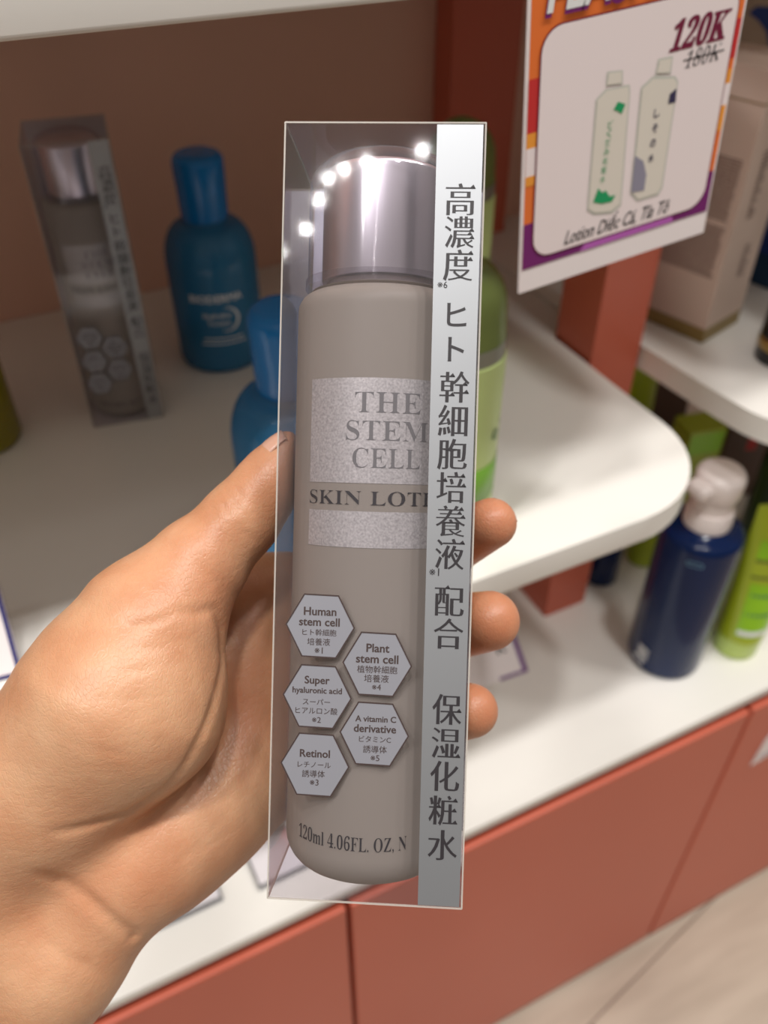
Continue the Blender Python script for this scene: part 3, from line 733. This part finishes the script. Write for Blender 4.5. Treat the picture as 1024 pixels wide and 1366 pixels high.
decal('violet_band', [[(SWD * 0.3, zb + 0.0002), (SWD * 0.8, zb + 0.0002), (SWD * 0.78, zb + 0.006), (SWD * 0.34, zb + 0.006)]], M['violet'], 2)
def side_patch(left, ya, yb, m):
    xa, xb = (mg, mg + 0.008) if left else (SWD - 0.009, SWD - 0.001)
    decal('colour_patch', [[(xa, zz(ya)), (xb, zz(ya)), (xb, zz(yb)), (xa, zz(yb))]], m, 1)
side_patch(True, 237, 200, M['pinkp']); side_patch(True, 200, 180, M['amber']); side_patch(True, 250, 237, M['amber']); side_patch(True, 180, 108, M['redp'])
side_patch(False, 215, 185, M['pinkp']); side_patch(False, 250, 215, M['amber']); side_patch(False, 185, 165, M['amber']); side_patch(False, 150, 95, M['redp'])
x0, z0 = mg + 0.0050, zb + 0.004; x1, z1 = SWD - 0.0045, sg(722, 38)[1]
decal('panel_outline', [rrect(x0 - 0.0006, z0 - 0.0006, x1 + 0.0006, z1 + 0.0006, 0.0096)], M['maroon'], 3)
decal('panel', [rrect(x0, z0, x1, z1, 0.009)], M['pinkp'], 4)
def sign_text(gl, m, lvl, name='lettering'):
    bm = bmesh.new()
    for g in gl: add2d(bm, g, lambda x, z: (x, -0.0001 - lvl * 0.00012, z))
    return obj(name, bm, m, sign)
hx, hz = SWD * 0.52, z1 + 0.0115
sign_text([fit(glyphs('FLASH SALE', 3, 0.075, 0.07), hx + 0.0005, hz - 0.0006, SWD * 0.90, 0.0165, 0.15)], M['purple'], 5)
sign_text([fit(glyphs('FLASH SALE', 3, 0.03, 0.03), hx, hz, SWD * 0.88, 0.0145, 0.15)], M['ink_white'], 6)
c = sg(933, 39); sign_text([fit(glyphs(serif('120K'), 3, 0.03, 0.02), c[0], c[1], 0.0285, 0.0118, 0.22)], M['maroon'], 5)
c = sg(937, 73); k = fit(glyphs(serif('180K'), 3, -0.026, -0.010), c[0], c[1], 0.0178, 0.0066, 0.22)
sign_text([k, (np.array([(c[0] - 0.0105, c[1] - 0.0004), (c[0] + 0.0105, c[1] - 0.0002), (c[0] + 0.0105, c[1] + 0.0003), (c[0] - 0.0105, c[1] + 0.0001)]), [(0, 1, 2, 3)])], M['ink'], 5)
# caption in a script hand with its accents
c = sg(824, 293); gl = [fit(glyphs('Lotion Diếc Cá, Tía Tô', 3, 0.012, 0.008), c[0], c[1], 0.0560, 0.0092, 0.28)]
sign_text(gl, M['ink'], 5)
# the two printed bottles
def sp(pts): return [sg(*p) for p in pts]
def pic(m, lvl, *polys):
    for q in polys: decal('printed_picture', [sp(q)], m, lvl)
pic(M['rim'], 5, [(781, 280), (793, 132), (806, 118), (838, 112), (839, 122), (827, 273), (815, 284), (790, 286)], [(806, 115), (808, 95), (829, 93), (829, 112)],
    [(839, 258), (853, 116), (868, 102), (872, 100), (899, 101), (903, 108), (882, 250), (876, 260), (848, 268)], [(872, 99), (876, 78), (896, 74), (893, 98)])
pic(M['cream'], 6, [(783, 278), (795, 133), (808, 120), (836, 115), (837, 124), (825, 271), (813, 281), (792, 283)], [(808, 113), (810, 97), (827, 95), (827, 110)],
    [(841, 256), (855, 118), (869, 105), (897, 104), (901, 110), (880, 248), (875, 257), (850, 265)], [(874, 97), (878, 80), (894, 77), (891, 96)])
gl = []
for i, ch in enumerate('どくだみ化粧水'):
    c = sg(812 - i * 1.7, 165 + i * 12.2); gl.append(fit(glyphs(ch, 2), c[0], c[1], 0.0026, 0.0030))
sign_text(gl, M['green_ink2'], 7)
pic(M['green_ink2'], 7, [(789, 269), (796, 250), (801, 256), (806, 253), (811, 261), (819, 259), (814, 268), (800, 271)], [(816, 146), (822, 135), (832, 138), (827, 151), (821, 147)])
gl = []
for i, ch in enumerate('しその水'):
    c = sg(874 - i * 2.6, 150 + i * 20); gl.append(fit(glyphs(ch, 2, 0.02, 0.02), c[0], c[1], 0.0030, 0.0036))
sign_text(gl, M['indigo'], 7)
decal('printed_picture', [sp([(840, 256), (845, 207), (856, 214), (860, 232), (857, 253)])], M['slate'], 7)
decal('printed_picture', [sp([(889, 138), (891, 125), (900, 117), (899, 135)])], M['indigo'], 7)

# ------------------------------------------------------------------ right shelf
M['carton'] = mat('beige_carton', (214, 190, 176), 0.5); M['carton_gold'] = mat('gold_band', (150, 128, 78), 0.4, metal=0.4)
M['fine'] = mat('fine_print', (132, 108, 100), 0.6)
ca, cb, cc_ = onz(868, 430, Z_MID), onz(935, 459, Z_MID), onz(985, 421, Z_MID)
ex = (cb - ca); ey = (cc_ - cb); w_c, d_c = ex.length, ey.length
ang = math.atan2(ex.y, ex.x)
carton = thing('carton', 'tall beige carton with gold base band on the right shelf', 'box', cb + Vector((0, 0, 0.0004)), ang)
HC = 0.205; w_c = 0.062; d_c = 0.055
obj('carton_body', box(bmesh.new(), (-w_c, 0, 0.012), (0, d_c, HC), 0.0006), M['carton'], carton)
obj('base_band', box(bmesh.new(), (-w_c - 0.0002, -0.0002, 0), (0.0002, d_c, 0.0119), 0.0006), M['carton_gold'], carton)
obj('lid_line', box(bmesh.new(), (-w_c - 0.0002, -0.0002, HC - 0.022), (0.0002, d_c, HC - 0.021)), M['carton_gold'], carton)
random.seed(4); bm = bmesh.new()
for zt, zbm in ((HC - 0.060, HC - 0.104), (HC - 0.110, HC - 0.150)):
    z = zt
    while z > zbm:
        x = -w_c + 0.006
        while x < -0.008:
            l = random.uniform(0.002, 0.006); l = min(l, -0.006 - x); box(bm, (x, -0.0003, z - 0.0011), (x + l, -0.0001, z)); x += l + 0.0006
        z -= 0.0023
obj('fine_print', bm, M['fine'], carton)
for z0_, z1_, y0_ in ((0.10, 0.15, 0.016), (0.05, 0.075, 0.028)):
    bm = bmesh.new(); z = z0_
    while z < z1_: box(bm, (0.0003, y0_, z), (0.0005, y0_ + random.uniform(0.004, 0.012), z + 0.0012)); z += 0.003
    obj('side_print', bm, M['fine'], carton)
# things behind and beside it
M['teal'] = mat('teal_carton', (8, 52, 86), 0.4); M['royal'] = mat('royal_blue', (18, 48, 120), 0.3); M['tan'] = mat('tan_carton', (176, 150, 128), 0.5)
q = onz(1006, 395, Z_MID)
t = thing('carton', 'teal navy carton tucked behind the beige carton', 'box', (q.x + 0.012, q.y + 0.03, Z_MID + 0.0004), ang)
obj('carton_body', box(bmesh.new(), (-0.02, 0, 0), (0.05, 0.045, 0.15), 0.0006), M['teal'], t)
obj('end_panel', box(bmesh.new(), (-0.0, -0.0004, 0.03), (0.048, -0.0001, 0.09)), M['royal'], t)
TQ = ony(1000, 42, 0.63)
t = thing('carton', 'tan carton with a blue swoosh behind the beige carton', 'box', (TQ.x, 0.63, Z_MID + 0.0004), -0.3)
obj('carton_body', box(bmesh.new(), (-0.045, 0, 0), (0.07, 0.05, 0.285), 0.0006), M['tan'], t)
bm = bmesh.new(); add_poly(bm, [(-0.018, 0.222), (-0.012, 0.227), (0.02, 0.225), (0.045, 0.216), (0.045, 0.188), (0.012, 0.19), (0.004, 0.206), (-0.006, 0.215)], lambda x, z: (x + 0.012, -0.0004, z - 0.2075 + TQ.z - Z_MID))
obj('swoosh', bm, M['royal'], t)
M['black'] = mat('black_glass', (22, 20, 24), 0.12)
p = stand(1034, 494, Z_MID, 0.02)
t = thing('serum_bottle', 'black bottle with a gold band near its base at the right edge', 'bottle', p)
obj('bottle_body', lathe([(0, 0), (0.017, 0)] + arc(0.017, 0.003, 0.003, -90, 0, 4)[1:] + [(0.02, 0.07), (0.012, 0.084), (0, 0.084)], 40), M['black'], t, True, angle=50)
obj('gold_band', lathe([(0.0202, 0.012), (0.0204, 0.0122), (0.0204, 0.021), (0.0202, 0.0212)], 40), M['gold'], t, True)
obj('cap', lathe([(0, 0.0843), (0.011, 0.0843), (0.011, 0.115), (0, 0.116)], 40), M['gold'], t, True, angle=50)

# ------------------------------------------------------------------ worktop level
def pump_bottle(base, rz):
    t = thing('pump_bottle', 'navy pump bottle with a white pump standing on the worktop', 'bottle', base, rz)
    R = 0.0348; hb = 0.170
    bd_ = obj('bottle_body', lathe([(0, 0), (R - 0.006, 0)] + arc(R - 0.006, 0.006, 0.006, -90, 0, 5)[1:] + [(R, hb - 0.008)] + arc(R - 0.008, hb - 0.008, 0.008, 0, 85, 6)[1:] + [(0.0215, hb + 0.0018), (0.0195, hb + 0.004), (0, hb + 0.004)], 64), M['navy'], t, True, angle=50)
    obj('pump_collar', lathe([(0, hb + 0.0042), (0.0202, hb + 0.0042), (0.0200, hb + 0.020), (0.0188, hb + 0.0215), (0.0172, hb + 0.0215), (0.0168, hb + 0.034), (0, hb + 0.034)], 48), M['pump'], t, True, angle=40)
    bm = lathe([(0, hb + 0.0342), (0.0180, hb + 0.0342), (0.0200, hb + 0.038), (0.0202, hb + 0.050)] + arc(0.0122, hb + 0.052, 0.008, 0, 90, 6) + [(0, hb + 0.0612)], 48)
    hd = obj('pump_head', bm, M['pump'], t, True, angle=50)
    bm = bmesh.new(); box(bm, (-0.011, -0.030, hb + 0.0405), (0.011, -0.008, hb + 0.0545), 0.0055, 3); obj('spout', bm, M['pump'], t, True, angle=50)
    bm = bmesh.new(); f = cyl(R + 0.0003, 0.1)
    random.seed(7); x = -0.008
    while x < 0.004:
        w_ = random.choice((0.0005, 0.0008, 0.0011)); add2d(bm, patch(x, 0.016, x + w_, 0.032, 2), f); x += w_ + random.choice((0.0005, 0.0009))
    add2d(bm, patch(-0.012, 0.0105, -0.006, 0.0135, 4), f); add2d(bm, patch(-0.004, 0.0105, 0.002, 0.0135, 4), f)
    obj('barcode', bm, M['ink_white'], t)
    bm = bmesh.new(); R2 = R + 0.0003; f2 = cyl(R2, 0.64)
    V, T = rrect(-0.007, 0.1500, 0.007, 0.1550, 0.0022, 4), None
    outer = rrect(-0.007, 0.1500, 0.007, 0.1550, 0.0024, 4); inner = rrect(-0.0063, 0.1507, 0.0063, 0.1543, 0.0018, 4); n = len(outer)
    add2d(bm, (np.array(outer + inner), [(i, (i + 1) % n, n + (i + 1) % n, n + i) for i in range(n)]), f2)
    obj('logo_outline', bm, M['pale_blue'], t)
    return t
M['pump'] = mat('white_pump', (238, 226, 222), 0.3); M['pale_blue'] = mat('pale_blue_ink', (120, 170, 200), 0.5)
pump_bottle(stand(873, 905, Z_CNT, 0.0348), -1.5)

M['lime'] = mat('lime_tube', (172, 188, 36), 0.3); M['lime_label'] = mat('lime_label', (150, 206, 20), 0.35); M['lime_cap'] = mat('lime_cap', (196, 220, 110), 0.3)
M['lime_ink'] = mat('lime_ink', (90, 150, 90), 0.5); M['grey_line'] = mat('olive_line', (110, 120, 40), 0.5)
def tube(label, base, rz, H=0.165, R=0.022, W=0.031, group=None, detail=True):
    t = thing('cream_tube', label, 'tube', base, rz, group)
    obj('cap', lathe([(0, 0), (R - 0.003, 0), (R - 0.0005, 0.003), (R, 0.024), (0, 0.024)], 48), M['lime_cap'], t, True, angle=40)
    bm = bmesh.new(); n = 48; rings = []
    for i in range(9):
        f_ = i / 8; z = 0.0245 + (H - 0.0245) * f_; rx = R + (W - R) * f_; ry = R * (1 - f_) ** 0.8 + 0.0006
        rings.append([bm.verts.new((rx * math.cos(2 * math.pi * k / n), ry * math.sin(2 * math.pi * k / n), z)) for k in range(n)])
    for A, B in zip(rings, rings[1:]):
        for k in range(n): bm.faces.new((A[k], A[(k + 1) % n], B[(k + 1) % n], B[k]))
    bm.faces.new(rings[0][::-1]); bm.faces.new(rings[-1])
    obj('tube_body', bm, M['lime'], t, True, angle=50)
    if detail:
        def on(x, z):
            f_ = (z - 0.0245) / (H - 0.0245); rx = R + (W - R) * f_; ry = R * (1 - f_) ** 0.8 + 0.0006
            return (x, -ry * math.sqrt(max(0.0, 1 - (x / rx) ** 2)) - 0.0004, z)
        def band(xa, xb, za, zb_, m, nm, o=0.0):
            bm = bmesh.new(); nx, nz_ = 10, 8
            g = [[bm.verts.new(Vector(on(xa + (xb - xa) * i / nx, za + (zb_ - za) * j / nz_)) + Vector((0, -o, 0))) for j in range(nz_ + 1)] for i in range(nx + 1)]
            for i in range(nx):
                for j in range(nz_): bm.faces.new((g[i][j], g[i + 1][j], g[i + 1][j + 1], g[i][j + 1]))
            return obj(nm, bm, m, t, True)
        band(-0.014, 0.018, 0.034, 0.098, M['lime_label'], 'front_label')
        band(-0.016, 0.020, 0.104, 0.107, M['grey_line'], 'printed_line'); band(-0.016, 0.020, 0.122, 0.125, M['grey_line'], 'printed_line'); band(-0.016, 0.020, 0.126, 0.146, M['lime_label'], 'front_label')
        band(-0.013, 0.014, 0.036, 0.042, M['ink_white'], 'printed_line', 0.0003)
        bm = bmesh.new()
        for zc_, w_ in ((0.083, 0.022), (0.060, 0.024)):
            for kx in range(6): box(bm, tuple(Vector(on(-w_ / 2 + kx * w_ / 6, zc_)) + Vector((0, -0.0004, 0))), tuple(Vector(on(-w_ / 2 + kx * w_ / 6, zc_)) + Vector((w_ / 9, -0.0002, 0.004))))
        obj('lettering', bm, M['lime_ink'], t)
    return t
tube('lime green cream tube standing on its cap beside the navy pump bottle', stand(970, 879, Z_CNT, 0.022), -0.45, H=0.182, W=0.0265)

# things deep under the shelves, seen through the gap
M['dark_green'] = mat('dark_green_glass', (52, 72, 50), 0.2); M['brown_box'] = mat('brown_carton', (104, 78, 68), 0.5)
def at(px, py, y): return ony(px, py, y)
q = at(936, 612, 0.50)
t = thing('lime_box', 'lime green box standing on the worktop in the gap between shelves', 'box', (q.x, 0.50, Z_CNT + 0.0004), -0.2)
hq = at(936, 578, 0.50).z - Z_CNT
obj('box_body', box(bmesh.new(), (-0.022, 0, 0), (0.020, 0.032, hq), 0.0006), M['lime'], t); obj('front_label', box(bmesh.new(), (-0.020, -0.0004, hq - 0.030), (0.018, -0.0001, hq - 0.004)), M['lime_label'], t)
q = at(988, 640, 0.52)
t = thing('brown_box', 'brown box with a small red mark behind the white pump', 'box', (q.x, 0.52, Z_CNT + 0.0004), -0.25)
hq = max(0.1, at(988, 575, 0.52).z - Z_CNT); hq = min(hq, Z_MID - TH - Z_CNT - 0.004)
obj('box_body', box(bmesh.new(), (-0.035, 0, 0), (0.02, 0.05, hq), 0.0006), M['brown_box'], t); obj('red_mark', box(bmesh.new(), (-0.008, -0.0004, hq - 0.035), (0.004, -0.0001, hq - 0.012)), M['redp'], t)
p = stand(1062, 790, Z_CNT, 0.03)
plain_bottle('glass_bottle', 'dark green glass bottle behind the lime cream tube', 'bottle', p + Vector((0.0, 0.06, 0)), 0.03, 0.22, M['dark_green'], M['dark_green'], capH=0.12)
p = stand(796, 782, Z_CNT, 0.016)
plain_bottle('small_bottle', 'small dark navy bottle beside the coral post under the shelf', 'bottle', p, 0.018, 0.11, M['navy'], M['navy'])
p = stand(852, 756, Z_CNT, 0.016)
plain_bottle('small_bottle', 'small olive green bottle behind the navy pump bottle', 'bottle', p, 0.018, 0.11, M['lime'], M['lime'])
q = at(884, 560, 0.63)
t = thing('brown_box', 'dark brown box deep in the gap, left of the lime green box', 'box', (q.x, 0.63, Z_CNT + 0.0004), -0.2)
obj('box_body', box(bmesh.new(), (-0.025, 0, 0), (0.03, 0.05, 0.20), 0.0006), M['brown_box'], t); obj('top_band', box(bmesh.new(), (-0.0252, -0.0003, 0.165), (0.0302, -0.0001, 0.170)), M['ink_brown'], t)  # plain brown block with a darker band near its top
p = at(851, 512, 0.62)
tube('lime tube seen just right of the coral post, deep in the gap', Vector((p.x + 0.004, 0.62, Z_CNT)), 0.2, H=0.20, detail=False)

# price tags on the worktop
M['tag_purple'] = mat('tag_purple', (110, 50, 130), 0.5)
q = onz(678, 908, Z_CNT)
t = thing('price_tag', 'white price tag with purple border lying behind the ring finger', 'price tag', (q.x - 0.022, q.y + 0.004, Z_CNT + 0.0004), math.radians(-4))
rot = Matrix.Rotation(math.radians(-55), 4, 'X')
bm = box(bmesh.new(), (-0.045, 0, 0), (0.045, 0.0012, 0.045)); bm.transform(rot); obj('card', bm, M['paper'], t)
bm = bmesh.new()
for a, b in (((0.040, 0.0), (0.045, 0.045)), ((-0.045, 0.0408), (0.040, 0.045)), ((-0.045, 0.0), (-0.040, 0.0408)), ((0.015, 0), (0.04, 0.003))): box(bm, (a[0], -0.0003, a[1]), (b[0], -0.0001, b[1]))
bm.transform(rot); obj('border', bm, M['tag_purple'], t)
bm = bmesh.new(); add2d(bm, fit(glyphs('K', 2, 0.03, 0.02), 0.026, 0.030, 0.010, 0.012), lambda x, z: (x, -0.0004, z)); bm.transform(rot); obj('lettering', bm, M['ink'], t)
def acrylic(label, a, b, d):
    pa, pb = onz(*a, Z_CNT), onz(*b, Z_CNT); v = pb - pa; L = v.length
    t = thing('tag_holder', label, 'tag holder', (pa.x, pa.y, Z_CNT + 0.0003), math.atan2(v.y, v.x), 'acrylic tag holders on the worktop')
    obj('base_plate', box(bmesh.new(), (0, 0, 0), (L, d, 0.005), 0.0006), M['acrylic'], t)
    bm = box(bmesh.new(), (0.002, 0.002, 0.0053), (L - 0.002, d - 0.004, 0.0058)); obj('card', bm, M['paper2'], t)
    return t
M['acrylic'] = film('acrylic', (226, 226, 228), 0.05, 0.06, 0.8, 0.10); M['paper2'] = mat('tag_paper', (226, 220, 224), 0.5)
acrylic('clear acrylic tag holder lying on the worktop edge below the palm', (192, 1252), (299, 1202), 0.05)
acrylic('clear acrylic tag holder lying on the worktop beside the box corner', (346, 1190), (430, 1150), 0.04)
# white tag on the right-hand drawer
YD = 0.45 - 0.159 - 0.0018
q0 = ony(1001, 1022, YD); q1 = ony(1024, 925, YD)
t = thing('drawer_tag', 'pinkish white tag hanging on the right-hand coral drawer', 'tag', (q0.x, YD, q0.z))
bm = bmesh.new()
pts = [(0.0, 0.0), (0.06, 0.012), (0.065, 0.075), (0.014, 0.070), (0.004, 0.04)]
va = [bm.verts.new((x, 0, z)) for x, z in pts]; vb = [bm.verts.new((x, 0.0012, z)) for x, z in pts]
bm.faces.new(va); bm.faces.new(vb[::-1])
for i in range(5): bm.faces.new((va[i], va[(i + 1) % 5], vb[(i + 1) % 5], vb[i]))
obj('card', bm, M['paper'], t)
obj('border', box(bmesh.new(), (0.008, -0.0004, 0.010), (0.055, -0.0001, 0.0125)), M['slate'], t)
